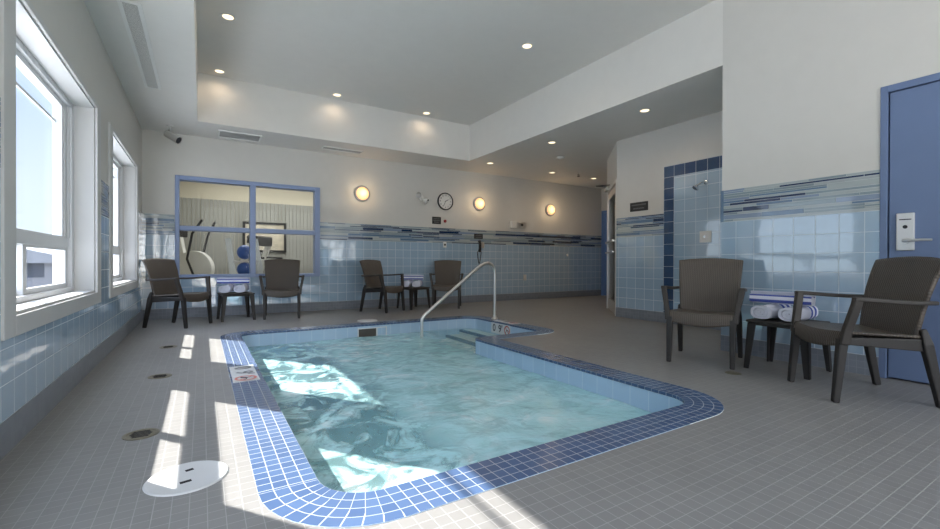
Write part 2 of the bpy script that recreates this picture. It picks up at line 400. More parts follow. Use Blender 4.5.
# rear wall (behind the camera) with three openings added to hold the fill lights
b = MB(); b.box(W_OUT, XS, YN-.2, YN, 0, .55); b.box(W_OUT, XS, YN-.2, YN, 2.95, ZH+.1)
for x0, x1 in ((W_OUT, -.05), (1.15, 1.4), (2.6, 2.85), (4.05, XS)): b.box(x0, x1, YN-.2, YN, .55, 2.95)
b.build('wall_rear', M['paint'], kind='structure')
for k, x in enumerate((.55, 2.0, 3.45)):
    r = empty('window_%d' % (k+5), (x, YN, .55), kind='structure')  # unseen window, made up to frame a fill light
    b = MB(); b.box(-.6, -.54, -.1, .0, 0, 2.4); b.box(.54, .6, -.1, .0, 0, 2.4); b.box(-.54, .54, -.1, .0, 0, .06); b.box(-.54, .54, -.1, .0, 2.34, 2.4); b.box(-.54, .54, -.09, -.03, 1.1, 1.15)
    b.build('window_frame', M['vinyl'], r)

# tiling -------------------------------------------------------------
TT = .008
def tile_panel(parent, boxes, name='tile_panel', m='tile', uvo=(0, 0, 0)):
    b = MB()
    for q in boxes: b.box(*q)
    return b.build(name, M[m], parent, uv=True, uvo=uvo)
wl = []
gaps = [YN]+[v for a, c in WIN for v in (a-.14, c+.14)]+[YB]
wl.append((XL, XL+TT, YN, YB, ZB, .505))
for i in range(0, len(gaps), 2): wl.append((XL, XL+TT, gaps[i], gaps[i+1], .505, ZF0))
tile_panel(wall_left, wl, uvo=(0, 2.655, ZB))
tile_panel(wall_back, [(XL, GX0, YB-TT, YB, ZB, ZF0), (GX1, XE, YB-TT, YB, ZB, ZF0), (GX0, GX1, YB-TT, YB, ZB, GZ0)], uvo=(XL, 0, ZB))
tile_panel(wall_right, [(XR-TT, XR, DY1, YR, ZB, ZF0), (XR-TT, XR, YN, DY0, ZB, ZF0)], uvo=(0, YR-.157*8+.02, ZB))
tile_panel(wall_shower, [(XS-TT, XS, 3.843, YS, ZB, ZF0), (XS-TT, XS, YR, 3.686, ZB, 2.058)], uvo=(0, 3.843-.157*10, ZB+.0))
tile_panel(wall_shower, [(XS-TT-.001, XS, 3.686, 3.843, ZB, 2.215), (XS-TT-.001, XS, YR, 3.686, 2.058, 2.215)], 'tile_border', 'darktile', uvo=(0, 3.843-.157*10, 2.215-.157*14))
for par, nm, bx in ((wall_left, 'baseboard_left', (XL, XL+.012, YN, YB, 0, ZB)), (wall_back, 'baseboard_back', (XL, XE, YB-.012, YB, 0, ZB)),
                    (wall_shower, 'baseboard_shower', (XS-.012, XS, YR, YS, 0, ZB)), (wall_end, 'baseboard_end', (XE-.012, XE, AE.y, 6.8, 0, ZB))):
    MB().box(*bx).build(nm, M['base'], None, uv=True, kind='structure')
MB().box(XR-.012, XR, DY1, YR, 0, ZB).box(XR-.012, XR, YN, DY0, 0, ZB).build('baseboard_right', M['base'], None, uv=True, kind='structure')

def gloss(m): m.node_tree.nodes['Principled BSDF'].inputs['IOR'].default_value = 2.1; return m
FC = [gloss(mat('frieze_'+n, c, .06)) for n, c in (('seafoam', (.25, .32, .35)), ('pale', (.42, .47, .48)), ('steel', (.12, .20, .31)), ('navy', (.016, .038, .10)), ('mist', (.24, .31, .43)), ('slate', (.05, .09, .15)))]
def frieze(parent, axis, fixed, face, a0, a1, seed):
    """random strip mosaic; axis 'x' or 'y' runs along the wall; face = +1/-1 side the tiles face"""
    rnd = random.Random(seed); b = MB()
    def put(s0, s1, z0, z1, mi, t):
        if face > 0: d0_, d1_ = fixed, fixed+t
        else: d0_, d1_ = fixed-t, fixed
        if axis == 'y': b.box(d0_, d1_, s0, s1, z0, z1, mi)
        else: b.box(s0, s1, d0_, d1_, z0, z1, mi)
    put(a0, a1, ZF0, ZF1, 6, .006)
    bands = [ZF0, ZF0+.022, ZF0+.066, ZF0+.086, ZF0+.128, ZF0+.152, ZF0+.176, ZF0+.198, ZF0+.246, ZF0+.268, ZF0+.286, ZF1]
    for z0, z1 in zip(bands, bands[1:]):
        h = z1-z0; s = a0-rnd.random()*.3
        while s < a1:
            L = rnd.uniform(.22, .62); s0, s1 = max(s, a0), min(s+L, a1); s += L
            if s1-s0 < .01: continue
            if h > .035 and rnd.random() < .25:      # a thick piece split in thin ones
                n = rnd.choice((2, 3))
                for k in range(n): put(s0+.002, s1-.002, z0+h*k/n+.0015, z0+h*(k+1)/n-.0015, rnd.choices(range(6), (30, 26, 14, 8, 14, 8))[0], .009)
            else: put(s0+.002, s1-.002, z0+.0022, z1-.0022, rnd.choices(range(6), (12, 10, 22, 34, 16, 6) if h > .035 else (26, 34, 14, 12, 8, 6))[0], .009)
    return b.build('mosaic_frieze', FC+[M['grout']], parent)
for i in range(0, len(gaps), 2): frieze(wall_left, 'y', XL, 1, gaps[i], gaps[i+1], 11+i)
frieze(wall_back, 'x', YB, -1, XL, GX0, 21); frieze(wall_back, 'x', YB, -1, GX1, XE, 25)
frieze(wall_right, 'y', XR, -1, DY1, YR, 52); frieze(wall_right, 'y', XR, -1, YN, DY0, 32)
frieze(wall_shower, 'y', XS, -1, 3.843, YS, 41)
# corner bead of dark tile on the near wall end
MB().box(XR-.01, XR+.02, YR-.02, YR+.008, ZF0, ZF1).build('corner_trim', FC[2], wall_right)

# windows of the left wall -------------------------------------------
for k, (y0, y1) in enumerate(WIN):
    r = empty('window_%d' % ((8, 3, 1, 2)[k]), (XL, y0, WZ0), kind='structure')
    L = y1-y0; Hh = WZ1-WZ0
    b = MB(); T = .02; t = .145; tb = .095
    for q in ((0, T, -t, 0, -tb, Hh+.04), (0, T, L, L+t, -tb, Hh+.04), (0, T, 0, L, -tb, 0), (0, T, 0, L, Hh, Hh+.04)): b.box(*q)
    b.build('window_casing', M['white'], r, bevel=.004)
    b = MB()   # reveal lining and sill
    b.box(-.20, .0, 0, .012, 0, Hh); b.box(-.20, .0, L-.012, L, 0, Hh); b.box(-.20, .0, .012, L-.012, 0, .015); b.box(-.20, .0, .012, L-.012, Hh-.012, Hh)
    b.build('window_reveal', M['white'], r)
    # vinyl unit: face at x=-.12 .. outer -.25
    b = MB(); g = .065
    xo, xi = -.215, -.125
    b.box(xo, xi, .012, .012+g, .015, Hh-.012); b.box(xo, xi, L-.012-g, L-.012, .015, Hh-.012)
    b.box(xo, xi, .012+g, L-.012-g, .015, .05); b.box(xo, xi, .012+g, L-.012-g, Hh-.05, Hh-.012)
    b.box(xo, -.145, .012+g, L-.012-g, .352, .430)
    b.build('window_frame', M['vinyl'], r, bevel=.004)
    a0, a1 = .012+g, L-.012-g
    b = MB(); xs0, xs1 = -.205, -.150; s_ = .07; s2 = .15
    b.box(xs0, xs1, a0, a0+s_, .430, Hh-.05); b.box(xs0, xs1, a1-s2, a1, .430, Hh-.05); b.box(xs0, xs1, a0+s_, a1-s2, .430, .44); b.box(xs0, xs1, a0+s_, a1-s2, Hh-.085, Hh-.05)
    b.box(-.15, -.143, a1-s2+.03, a1-s2+.075, .445, Hh-.09)
    b.box(-.15, -.137, a0, a0+.03, .430, Hh-.05); b.box(-.15, -.137, a1-.03, a1, .430, Hh-.05)
    b.build('upper_sash', M['vinyl'], r, bevel=.003)
    mid = .80
    b = MB()
    for x_, c0, c1 in ((-.208, a0, mid+.045), (-.178, mid-.045, a1)):
        b.box(x_, x_+.028, c0, c0+.065, .05, .352); b.box(x_, x_+.028, c1-.065, c1, .05, .352); b.box(x_, x_+.028, c0+.065, c1-.065, .05, .085); b.box(x_, x_+.028, c0+.065, c1-.065, .335, .352)
    b.build('sliding_sash', M['vinyl'], r, bevel=.003)
    MB().box(-.196, -.186, a0+s_, a1-s2, Hh-.215, Hh-.195).build('muntin', M['vinyl'], r)
    MB().box(-.202, -.198, a0+s_-.01, a1-s2+.01, .435, Hh-.08).build('upper_pane', M['glass'], r)
    MB().box(-.206, -.203, a0+.06, mid-.02, .08, .34).box(-.176, -.173, mid+.02, a1-.06, .08, .34).build('slider_pane', M['glass'], r)

# window to the gym ---------------------------------------------------
r = empty('window_4', (GX0, YB, GZ0), kind='structure')
WG, HG = GX1-GX0, GZ1-GZ0; ms = .355-.345+1.05
b = MB(); f = .055; zc_ = .755
b.box(0, f, -.02, .15, 0, HG); b.box(WG-f-.03, WG, -.02, .15, 0, HG); b.box(f, WG-f-.03, -.02, .15, 0, f); b.box(f, WG-f-.03, -.02, .15, HG-f-.01, HG)
b.box(1.01, 1.095, -.018, .14, f, HG-f); b.box(f, 1.01, -.012, .14, .725, .80); b.box(1.095, WG-f-.03, -.012, .14, .725, .80)
b.build('window_frame', M['bluepaint'], r, bevel=.006)
MB().box(f, 1.01, .05, .056, f, HG-f).box(1.095, WG-f-.03, .05, .056, f, HG-f).build('window_pane', M['glassi'], r)

# near blue door -------------------------------------------------------
r = empty('door_1', (XR, DY1, 0), kind='structure')
b = MB(); b.box(-.012, .12, -.042, 0, 0, DZ); b.box(-.012, .12, DY0-DY1, DY0-DY1+.042, 0, DZ); b.box(-.012, .12, DY0-DY1+.042, -.042, DZ-.05, DZ)
b.box(.03, .12, -.055, -.042, 0, DZ-.05); 
b.build('door_frame', M['bluedoor'], r, bevel=.003)
MB().box(.105, .119, DY0-DY1+.04, -.042, 0, DZ-.05).build('door_gap', M['gap'], r)
MB().box(.004, .05, DY0-DY1+.046, -.050, .012, DZ-.056).build('door_leaf', M['bluedoor'], r, bevel=.002)
b = MB(); b.box(-.014, .004, -.188, -.092, .945, 1.215)
hp = b.build('handle_plate', M['satin'], r, bevel=.004)
MB().box(-.0155, -.0135, -.172, -.108, 1.165, 1.172).build('card_slot', M['gap'], hp)
MB().lathe([(0, 0), (.013, 0), (.013, .004), (.006, .005), (0, .003)], (-.014, -.14, 1.115), (-1, 0, 0), 24).build('lock_cylinder', M['black'], hp, smooth=True)
MB().cyl((-.014, -.14, 1.015), (-1, 0, 0), .024, .022, 24).tube([(-.034, -.14, 1.015), (-.052, -.141, 1.015), (-.056, -.16, 1.015), (-.056, -.23, 1.017), (-.053, -.285, 1.016)], .009, 12, radii=[.012, .012, .011, .009, .008]).build('lever_handle', M['satin'], r, smooth=True)
# far blue door on the end wall ---------------------------------------
r = empty('door_2', (XE, 7.885, 0), kind='structure')
b = MB(); b.box(-.03, .0, -.055, 0, 0, 2.2); b.box(-.03, .0, -1.05, -.995, 0, 2.2); b.box(-.03, .0, -.995, -.055, 2.145, 2.2); b.build('door_frame', M['fardoor'], r)
MB().box(-.02, -.001, -.99, -.06, .01, 2.14).build('door_leaf', M['fardoor'], r)
# glass door in the angled wall -----------------------------------------
r = empty('door_3', (A0.x, A0.y, 0), kind='structure')
iv = Matrix.Translation(-A0)
def angobj(name, mats, parts, par, **k):
    b = MB()
    for q in parts: ang(b, *q)
    for v in b.bm.verts: v.co = iv @ v.co
    return b.build(name, mats, par, **k)
s0, s1 = .07, AL-.06
angobj('door_frame', M['satin'], [(s0, s0+.05, 0, 2.2, -.1, .01), (s1-.05, s1, 0, 2.2, -.1, .01), (s0+.05, s1-.05, 2.14, 2.2, -.1, .01)], r, bevel=.003)
angobj('door_leaf', M['satin'], [(s0+.055, s0+.13, .01, 2.13, -.05, -.005), (s1-.13, s1-.055, .01, 2.13, -.05, -.005), (s0+.13, s1-.13, .01, .2, -.05, -.005), (s0+.13, s1-.13, 2.0, 2.13, -.05, -.005)], r, bevel=.003)
angobj('door_pane', M['glass'], [(s0+.13, s1-.13, .2, 2.0, -.03, -.024)], r)
angobj('push_bar', M['steel'], [(s0+.08, s1-.08, 1.20, 1.235, .02, .045), (s0+.09, s0+.12, 1.2, 1.235, -.005, .02), (s1-.12, s1-.09, 1.2, 1.235, -.005, .02), (s0+.08, s1-.08, 1.02, 1.045, .02, .045)], r)
angobj('door_closer', M['satin'], [(.95, 1.22, 2.16, 2.22, .012, .07)], r, bevel=.01)
b = MB(); P0 = AD*1.0+AN*.05+Vector((0, 0, 2.23)); P1 = AD*.92+AN*.24+Vector((0, 0, 2.235)); P2 = AD*.7+AN*.03+Vector((0, 0, 2.21))
b.tube([P0, P1], .008, 8).tube([P1, P2], .008, 8); b.build('closer_arm', M['black'], r)

# ------------------------------------------------------------------ the pool
pool = empty('swimming_pool', (0, 0, 0), 0, 'small indoor pool with blue mosaic coping and steps in its far right corner', 'pool')
# coping ring
b = MB(); l = b.bm.loops.layers.uv.verify(); n = len(pinD)
ZT = .002
vi = [b.bm.verts.new((p.x, p.y, ZT)) for p in pinD]; vo = [b.bm.verts.new((p.x, p.y, ZT)) for p in poutD]; vl = [b.bm.verts.new((p.x, p.y, -.022)) for p in pinD]
u = 0
for i in range(n):
    j = (i+1) % n; du = ((pinD[j]-pinD[i]).length+(poutD[j]-poutD[i]).length)/2
    if (vo[i].co-vo[j].co).length < 1e-4: f = b.bm.faces.new([vi[i], vo[i], vi[j]]); cs = ((u, 0), (u+du/2, BW), (u+du, 0))
    else: f = b.bm.faces.new([vi[i], vo[i], vo[j], vi[j]]); cs = ((u, .0012), (u, BW-.0012), (u+du, BW-.0012), (u+du, .0012))
    for lp, c in zip(f.loops, cs): lp[l].uv = c
    f = b.bm.faces.new([vl[i], vi[i], vi[j], vl[j]])
    for lp, c in zip(f.loops, ((u, -.03), (u, 0), (u+du, 0), (u+du, -.03))): lp[l].uv = c
    u += du
coping = b.build('coping', M['coping'], pool, normals=False)
# basin: walls and floor
b = MB(); l = b.bm.loops.layers.uv.verify(); u = 0
ZD = -1.05
SK = (1.70, 2.08)       # skimmer mouth on the far wall
va = [b.bm.verts.new((p.x, p.y, -.02)) for p in pinD]; vb = [b.bm.verts.new((p.x, p.y, ZD)) for p in pinD]
for i in range(n):
    j = (i+1) % n; du = (pinD[j]-pinD[i]).length
    f = b.bm.faces.new([va[i], va[j], vb[j], vb[i]])
    for lp, c in zip(f.loops, ((u, .0), (u+du, .0), (u+du, ZD), (u, ZD))): lp[l].uv = c
    u += du
b.build('basin_wall', M['basin'], pool, normals=False)
b = MB(); vs = [b.bm.verts.new((p.x, p.y, ZD)) for p in pin]
for t in tessellate_polygon([[p.to_3d() for p in pin]]):
    try: b.bm.faces.new([vs[i] for i in t])
    except ValueError: pass
b.build('basin_floor', M['poolfloor'], pool)
# steps: treads going down towards the deep part
for k, (x0, z1) in enumerate(((3.38, -.185), (3.14, -.25), (2.87, -.305))):
    st = MB().box(x0, 3.60 if k == 0 else (3.38, 3.14)[k-1]+.0, 4.17, 5.795, ZD, z1).build('step', M['tread'], pool)
    MB().box(x0-.004, x0+.05, 4.17, 5.795, z1-.03, z1+.004).build('step_nosing', M['navy'], st, uv=True)
# skimmer mouth
b = MB(); yw = 5.795
for q in ((1.785, 2.198, yw-.012, yw, -.056, -.044), (1.785, 1.80, yw-.012, yw, -.19, -.056), (2.183, 2.198, yw-.012, yw, -.19, -.056), (2.045, 2.065, yw-.012, yw, -.19, -.056), (1.80, 2.183, yw-.012, yw, -.2, -.18)): b.box(*q)
sk = b.build('skimmer_frame', M['mark'], pool)
MB().box(1.80, 2.045, yw-.006, yw-.001, -.18, -.056).build('skimmer_opening', mat('skimmer_dark', (.07, .06, .05), .5), sk)
MB().box(2.065, 2.183, yw-.006, yw-.001, -.18, -.056).build('skimmer_weir', M['basin'], sk, uv=True)
for x, y in ((1.2, 3.0), (2.1, 2.6)):
    MB().lathe([(0, 0), (.11, 0), (.11, .006), (.09, .015), (0, .018)], (x, y, ZD), (0, 0, 1), 24).build('drain_grate', M['black'], pool, smooth=True)
# depth markers: three tiles each
def marker(loc, right, up, size, name='depth_marker'):
    mt = frame_mtx(loc, right, up); g = .002
    b = MB()
    for k in (-1, 0, 1): b.box(k*size-size/2+g, k*size+size/2-g, -size/2+g, size/2-g, 0, .003)
    for v in b.bm.verts: v.co = mt @ v.co
    o = b.build(name, M['mark'], pool)
    T = lambda x, y=0: mt @ Matrix.Translation((x, y, .0035))
    text('marker_digit', '0', size*.95, M['ink'], o, T(-size)); text('marker_digit', "9'", size*.95, M['ink'], o, T(0, 0))
    b = MB(); seg = 40; ro, ri = size*.42, size*.32
    R = [[b.bm.verts.new((size+r_*math.cos(2*PI*i/seg), r_*math.sin(2*PI*i/seg), .0045)) for i in range(seg)] for r_ in (ro, ri)]
    for i in range(seg): b.bm.faces.new([R[0][i], R[0][(i+1) % seg], R[1][(i+1) % seg], R[1][i]])
    b.box(size-ri, size+ri, -size*.03, size*.03, .004, .0048, mtx=Matrix.Translation((size, 0, 0)) @ Matrix.Rotation(rad(-45), 4, 'Z') @ Matrix.Translation((-size, 0, 0)))
    for v in b.bm.verts: v.co = mt @ v.co
    b.build('no_diving_ring', M['redink'], o)
    # little diver figure
    b = MB(); b.tube([(size-.03, -.03, .0048), (size+.0, .01, .0048), (size+.03, .0, .0048)], size*.03, 6).cyl((size+.04, -.01, .004), (0, 0, 1), size*.045, .001, 12)
    for v in b.bm.verts: v.co = mt @ v.co
    b.build('diver_symbol', M['ink'], o)
marker((.272, 3.725, ZT+.0005), (0, -1, 0), (1, 0, 0), .175)
marker((3.60-.0005, 5.02, -.092), (0, -1, 0), (0, 0, 1), .155)
marker((3.712, 5.03, ZT+.0005), (0, -1, 0), (1, 0, 0), .155)

# water
def watermat():
    m, nt, b = newmat('pool_water'); out = nt.nodes['Material Output']
    tc = nt.nodes.new('ShaderNodeTexCoord')
    mp = nt.nodes.new('ShaderNodeMapping'); mp.inputs['Scale'].default_value = (.8, 1.0, 1); mp.inputs['Rotation'].default_value = (0, 0, .4)
    nt.links.new(tc.outputs['Object'], mp.inputs[0])
    n0 = nt.nodes.new('ShaderNodeTexNoise'); n0.inputs['Scale'].default_value = 1.1; n0.inputs['Detail'].default_value = 3; n0.inputs['Distortion'].default_value = 1.0
    n1 = nt.nodes.new('ShaderNodeTexNoise'); n1.inputs['Scale'].default_value = 3.4; n1.inputs['Detail'].default_value = 6; n1.inputs['Roughness'].default_value = .58; n1.inputs['Distortion'].default_value = 2.2
    nt.links.new(mp.outputs[0], n0.inputs['Vector']); nt.links.new(mp.outputs[0], n1.inputs['Vector'])
    mul = nt.nodes.new('ShaderNodeMath'); mul.operation = 'MULTIPLY'; nt.links.new(n0.outputs['Fac'], mul.inputs[0]); nt.links.new(n1.outputs['Fac'], mul.inputs[1])
    cr = nt.nodes.new('ShaderNodeValToRGB'); el = cr.color_ramp.elements
    el[0].position = .15; el[0].color = (.40, .70, .72, 1); el[1].position = .42; el[1].color = (.72, .87, .88, 1)
    q = el.new(.26); q.color = (.44, .73, .76, 1); q = el.new(.33); q.color = (.50, .77, .80, 1)
    nt.links.new(mul.outputs[0], cr.inputs[0]); nt.links.new(cr.outputs[0], b.inputs['Base Color'])
    b.inputs['Roughness'].default_value = .07; b.inputs['IOR'].default_value = 1.33
    w1 = nt.nodes.new('ShaderNodeTexNoise'); w1.inputs['Scale'].default_value = 7; w1.inputs['Detail'].default_value = 5; w1.inputs['Distortion'].default_value = .8; w1.inputs['Roughness'].default_value = .55
    nt.links.new(tc.outputs['Object'], w1.inputs['Vector'])
    bp = nt.nodes.new('ShaderNodeBump'); bp.inputs['Strength'].default_value = .3; bp.inputs['Distance'].default_value = .05
    nt.links.new(w1.outputs['Fac'], bp.inputs['Height']); nt.links.new(bp.outputs[0], b.inputs['Normal'])
    tr = nt.nodes.new('ShaderNodeBsdfTransparent'); tr.inputs[0].default_value = (.86, .97, .98, 1)
    mx = nt.nodes.new('ShaderNodeMixShader'); mr = nt.nodes.new('ShaderNodeMapRange'); mr.inputs[1].default_value = .38; mr.inputs[2].default_value = .52; mr.inputs[3].default_value = .70; mr.inputs[4].default_value = .94
    n5 = nt.nodes.new('ShaderNodeTexNoise'); n5.inputs['Scale'].default_value = 3.6; n5.inputs['Detail'].default_value = 7; n5.inputs['Roughness'].default_value = .6; n5.inputs['Distortion'].default_value = 1.2
    nt.links.new(tc.outputs['Object'], n5.inputs['Vector'])
    nt.links.new(n5.outputs['Fac'], mr.inputs[0]); 
    # fewer bubbles over the steps, so the treads show
    sp = nt.nodes.new('ShaderNodeSeparateXYZ'); nt.links.new(tc.outputs['Object'], sp.inputs[0])
    m2 = nt.nodes.new('ShaderNodeMapRange'); m2.interpolation_type = 'SMOOTHSTEP'; m2.inputs[1].default_value = 2.3; m2.inputs[2].default_value = 3.05; m2.inputs[3].default_value = 1; m2.inputs[4].default_value = .22
    m3 = nt.nodes.new('ShaderNodeMapRange'); m3.interpolation_type = 'SMOOTHSTEP'; m3.inputs[1].default_value = 3.7; m3.inputs[2].default_value = 4.4; m3.inputs[3].default_value = 1; m3.inputs[4].default_value = 0
    nt.links.new(sp.outputs[0], m2.inputs[0]); nt.links.new(sp.outputs[1], m3.inputs[0])
    mxx = nt.nodes.new('ShaderNodeMath'); mxx.operation = 'MAXIMUM'; nt.links.new(m2.outputs[0], mxx.inputs[0]); nt.links.new(m3.outputs[0], mxx.inputs[1])
    # clearer churned water along the jets by the left wall of the basin
    n6 = nt.nodes.new('ShaderNodeTexNoise'); n6.inputs['Scale'].default_value = 4.2; n6.inputs['Detail'].default_value = 8; n6.inputs['Roughness'].default_value = .65; n6.inputs['Distortion'].default_value = .9
    nt.links.new(tc.outputs['Object'], n6.inputs['Vector'])
    m6 = nt.nodes.new('ShaderNodeMapRange'); m6.inputs[1].default_value = .45; m6.inputs[2].default_value = .56; m6.inputs[3].default_value = .22; m6.inputs[4].default_value = 1; nt.links.new(n6.outputs['Fac'], m6.inputs[0])
    m7 = nt.nodes.new('ShaderNodeMapRange'); m7.interpolation_type = 'SMOOTHSTEP'; m7.inputs[1].default_value = .85; m7.inputs[2].default_value = 1.35; nt.links.new(sp.outputs[0], m7.inputs[0])
    m8 = nt.nodes.new('ShaderNodeMath'); m8.operation = 'MAXIMUM'; nt.links.new(m6.outputs[0], m8.inputs[0]); nt.links.new(m7.outputs[0], m8.inputs[1])
    m9 = nt.nodes.new('ShaderNodeMath'); m9.operation = 'MULTIPLY'; nt.links.new(m8.outputs[0], m9.inputs[0]); nt.links.new(mr.outputs[0], m9.inputs[1])
    m4 = nt.nodes.new('ShaderNodeMath'); m4.operation = 'MULTIPLY'; nt.links.new(m9.outputs[0], m4.inputs[0]); nt.links.new(mxx.outputs[0], m4.inputs[1])
    nt.links.new(m4.outputs[0], mx.inputs[0]); nt.links.new(tr.outputs[0], mx.inputs[1]); nt.links.new(b.outputs[0], mx.inputs[2]); nt.links.new(mx.outputs[0], out.inputs[0])
    return m
ZW = -.162
b = MB(); st = .055
def inside(x, y):
    return (.385 < x < 2.595 and 1.555 < y < 5.795) or (2.5 < x < 3.6 and 4.17 < y < 5.795)
nx, ny = int(3.3/st)+1, int(4.35/st)+1; G = {}
from mathutils import noise
def gv(i, j):
    if (i, j) not in G:
        x, y = .36+i*st, 1.53+j*st
        z = ZW+.007*noise.noise(Vector((x*3.2, y*3.2, 0)))+.004*noise.noise(Vector((x*8, y*8, 3)))
        G[(i, j)] = b.bm.verts.new((x, y, z))
    return G[(i, j)]
for i in range(nx):
    for j in range(ny):
        x, y = .36+(i+.5)*st, 1.53+(j+.5)*st
        if inside(x, y): b.bm.faces.new([gv(i, j), gv(i+1, j), gv(i+1, j+1), gv(i, j+1)])
wo = b.build('pool_water', watermat(), None, smooth=True)
tag(wo, 'milky turquoise churning water filling the pool', 'water', kind='stuff')

# handrail
r = empty('pool_handrail', (3.76, 5.40, 0), 0, 'bent stainless steel grab rail at the pool steps', 'handrail')
pts = []
def arc(c, rr, a0, a1, n=8): return [(c[0]+rr*math.cos(rad(a0+(a1-a0)*k/n)), 0, c[1]+rr*math.sin(rad(a0+(a1-a0)*k/n))) for k in range(n+1)]
P = [(2.552, 0, -.30), (2.552, 0, .04)]
# bend to slope: slope direction from (2.60,.135) to (3.50,.80)
P += [(2.556, 0, .075), (2.572, 0, .105), (2.60, 0, .137), (3.46, 0, .775)]
P += [(3.52, 0, .812), (3.58, 0, .836), (3.64, 0, .844), (3.695, 0, .828), (3.735, 0, .79), (3.756, 0, .735), (3.760, 0, .66), (3.760, 0, 0)]
rb = MB().tube([(x-3.76, y, z) for x, y, z in P], .0215, 16).build('rail_tube', M['steel'], r, smooth=True)
MB().lathe([(.022, 0), (.05, 0), (.05, .008), (.03, .03), (.026, .055), (.022, .055)], (0, 0, .002), (0, 0, 1), 24).build('base_flange', M['satin'], r, smooth=True)

# ------------------------------------------------------------------ furniture
def make_chair():
    r = empty('armchair')
    wk, lg, am = M['wicker'], M['legs'], M['arm']
    # seat: waterfall front, slightly dished
    def seat(u, v):
        y = -.232+v*.445; x = (u-.5)*(.50-.02*v)
        z = .430-.018*v-.012*math.cos((u-.5)*PI)*1.0
        return Vector((x, y-.022*math.cos((u-.5)*PI)*(1-v), z)), (x+.5, y+.5)
    def apron(u, v):   # v 0 bottom .. 1 top joins seat front
        x = (u-.5)*.50; c = math.cos((u-.5)*PI)
        top = .430-.012*c; bot = .350-.030*c
        yf = -.232-.022*c; yy = yf-.016*math.sin(min(1, (1-v)*1.6)*PI/2)
        return Vector((x, yy, bot+(top-bot)*v)), (x+.5, v*.09)
    b = MB(); b.grid(apron, 20, 6).grid(seat, 20, 12)
    bmesh.ops.remove_doubles(b.bm, verts=b.bm.verts, dist=.002)
    solid(b.build('seat', wk, r, smooth=True), .016, 0)
    def back(u, v):
        wv = .455+.075*v; x = (u-.5)*wv; z = .395+v*.478
        cx = 1-((u-.5)*2)**2
        y = .178+.075*v+.052*v*v*v+.03*cx-.015
        z += .020*cx*v*v*v
        return Vector((x, y, z)), (x+.5, z)
    solid(MB().grid(back, 22, 20).build('backrest', wk, r, smooth=True), .022, 0)
    b = MB()
    b.beam([(-.235, -.215, .378), (-.232, .215, .362)], .028, [.045, .075], (1, 0, 0)); b.beam([(.235, -.215, .378), (.232, .215, .362)], .028, [.045, .075], (1, 0, 0)); b.beam([(-.22, .195, .365), (.22, .195, .365)], .03, .06, (0, 1, 0))
    b.build('seat_frame', lg, r, bevel=.005)
    for s in (-1, 1):
        MB().beam([(s*.236, -.274, 0), (s*.236, -.236, .39)], [.036, .048], [.036, .052], (1, 0, 0)).build('leg', lg, r, bevel=.008)
        MB().beam([(s*.247, .282, 0), (s*.240, .208, .37), (s*.236, .190, .46)], [.036, .046, .03], [.038, .054, .03], (1, 0, 0)).build('leg', lg, r, bevel=.008)
        MB().beam([(s*.252, -.238, .36), (s*.262, -.226, .45), (s*.290, -.196, .600), (s*.294, -.190, .640)], [.040, .036, .040, .042], [.052, .046, .044, .044], (1, 0, 0)).build('arm_post', am, r, bevel=.006)
        MB().beam([(s*.294, -.214, .638), (s*.296, -.13, .634), (s*.292, .0, .624), (s*.280, .12, .618), (s*.260, .245, .618)], [.044, .048, .048, .044, .036], [.026, .026, .025, .025, .024], (1, 0, 0)).build('armrest', am, r, bevel=.007)
    return r
def make_table():
    r = empty('side_table')
    MB().box(-.215, .215, -.215, .215, .375, .395).box(-.195, .195, -.195, .195, .352, .377).build('table_top', M['arm'], r, bevel=.008)
    for sx_ in (-1, 1):
        for sy_ in (-1, 1):
            b = MB()
            for hx, hy in ((1, .35), (.35, 1)):      # L-shaped tapering leg: two planks meeting at the corner
                wt, wb = .062, .036
                def q(px, py, w_, z):
                    ax = w_*hx if hx == 1 else .014; ay = w_*hy if hy == 1 else .014
                    ax = w_ if hx == 1 else .014; ay = w_ if hy == 1 else .014
                    return [(sx_*px, sy_*py, z), (sx_*(px-ax), sy_*py, z), (sx_*(px-ax), sy_*(py-ay), z), (sx_*px, sy_*(py-ay), z)]
                bq, tq = q(.224, .224, wb, 0), q(.205, .205, wt, .372)
                if sx_*sy_ < 0: bq, tq = bq[::-1], tq[::-1]
                b.frus(bq, tq)
            b.build('leg', M['legs'], r, bevel=.003)
    return r
CG = 'brown wicker resin armchairs in pairs around the pool'
chair0 = make_chair(); table0 = make_table()
CH = [((3.664, 1.10), 229.6, 'brown wicker resin armchair nearest the camera, in front of the blue door'),
      ((3.775, 2.185), 202+90, 'brown wicker resin armchair left of the towel table on the right, facing the pool'),
      ((-.255, 6.965), -36+90, 'brown wicker resin armchair in the far left corner beside the window wall'),
      ((1.06, 7.27), -99+90, 'brown wicker resin armchair under the right half of the blue framed window'),
      ((2.69, 7.27), -60+90, 'brown wicker resin armchair seen side on, just right of the blue framed window'),
      ((3.96, 7.27), -122+90, 'brown wicker resin armchair behind the sloping steel handrail')]
for k, ((x, y), a, lb) in enumerate(CH):
    o = chair0 if k == 0 else copy_tree(chair0)
    o.location = (x, y, 0); o.rotation_euler = (0, 0, rad(a)); tag(o, lb, 'chair', CG)
TB = [((3.985, 1.635), 2, 'small dark square side table between the two near armchairs on the right'),
      ((.43, 7.30), 6, 'small dark square side table between the two armchairs below the blue framed window'),
      ((3.33, 7.40), 12, 'small dark square side table between the two armchairs at the middle of the back wall')]
for k, ((x, y), a, lb) in enumerate(TB):
    o = table0 if k == 0 else copy_tree(table0)
    o.location = (x, y, 0); o.rotation_euler = (0, 0, rad(a)); tag(o, lb, 'table', 'small dark side tables holding towels')

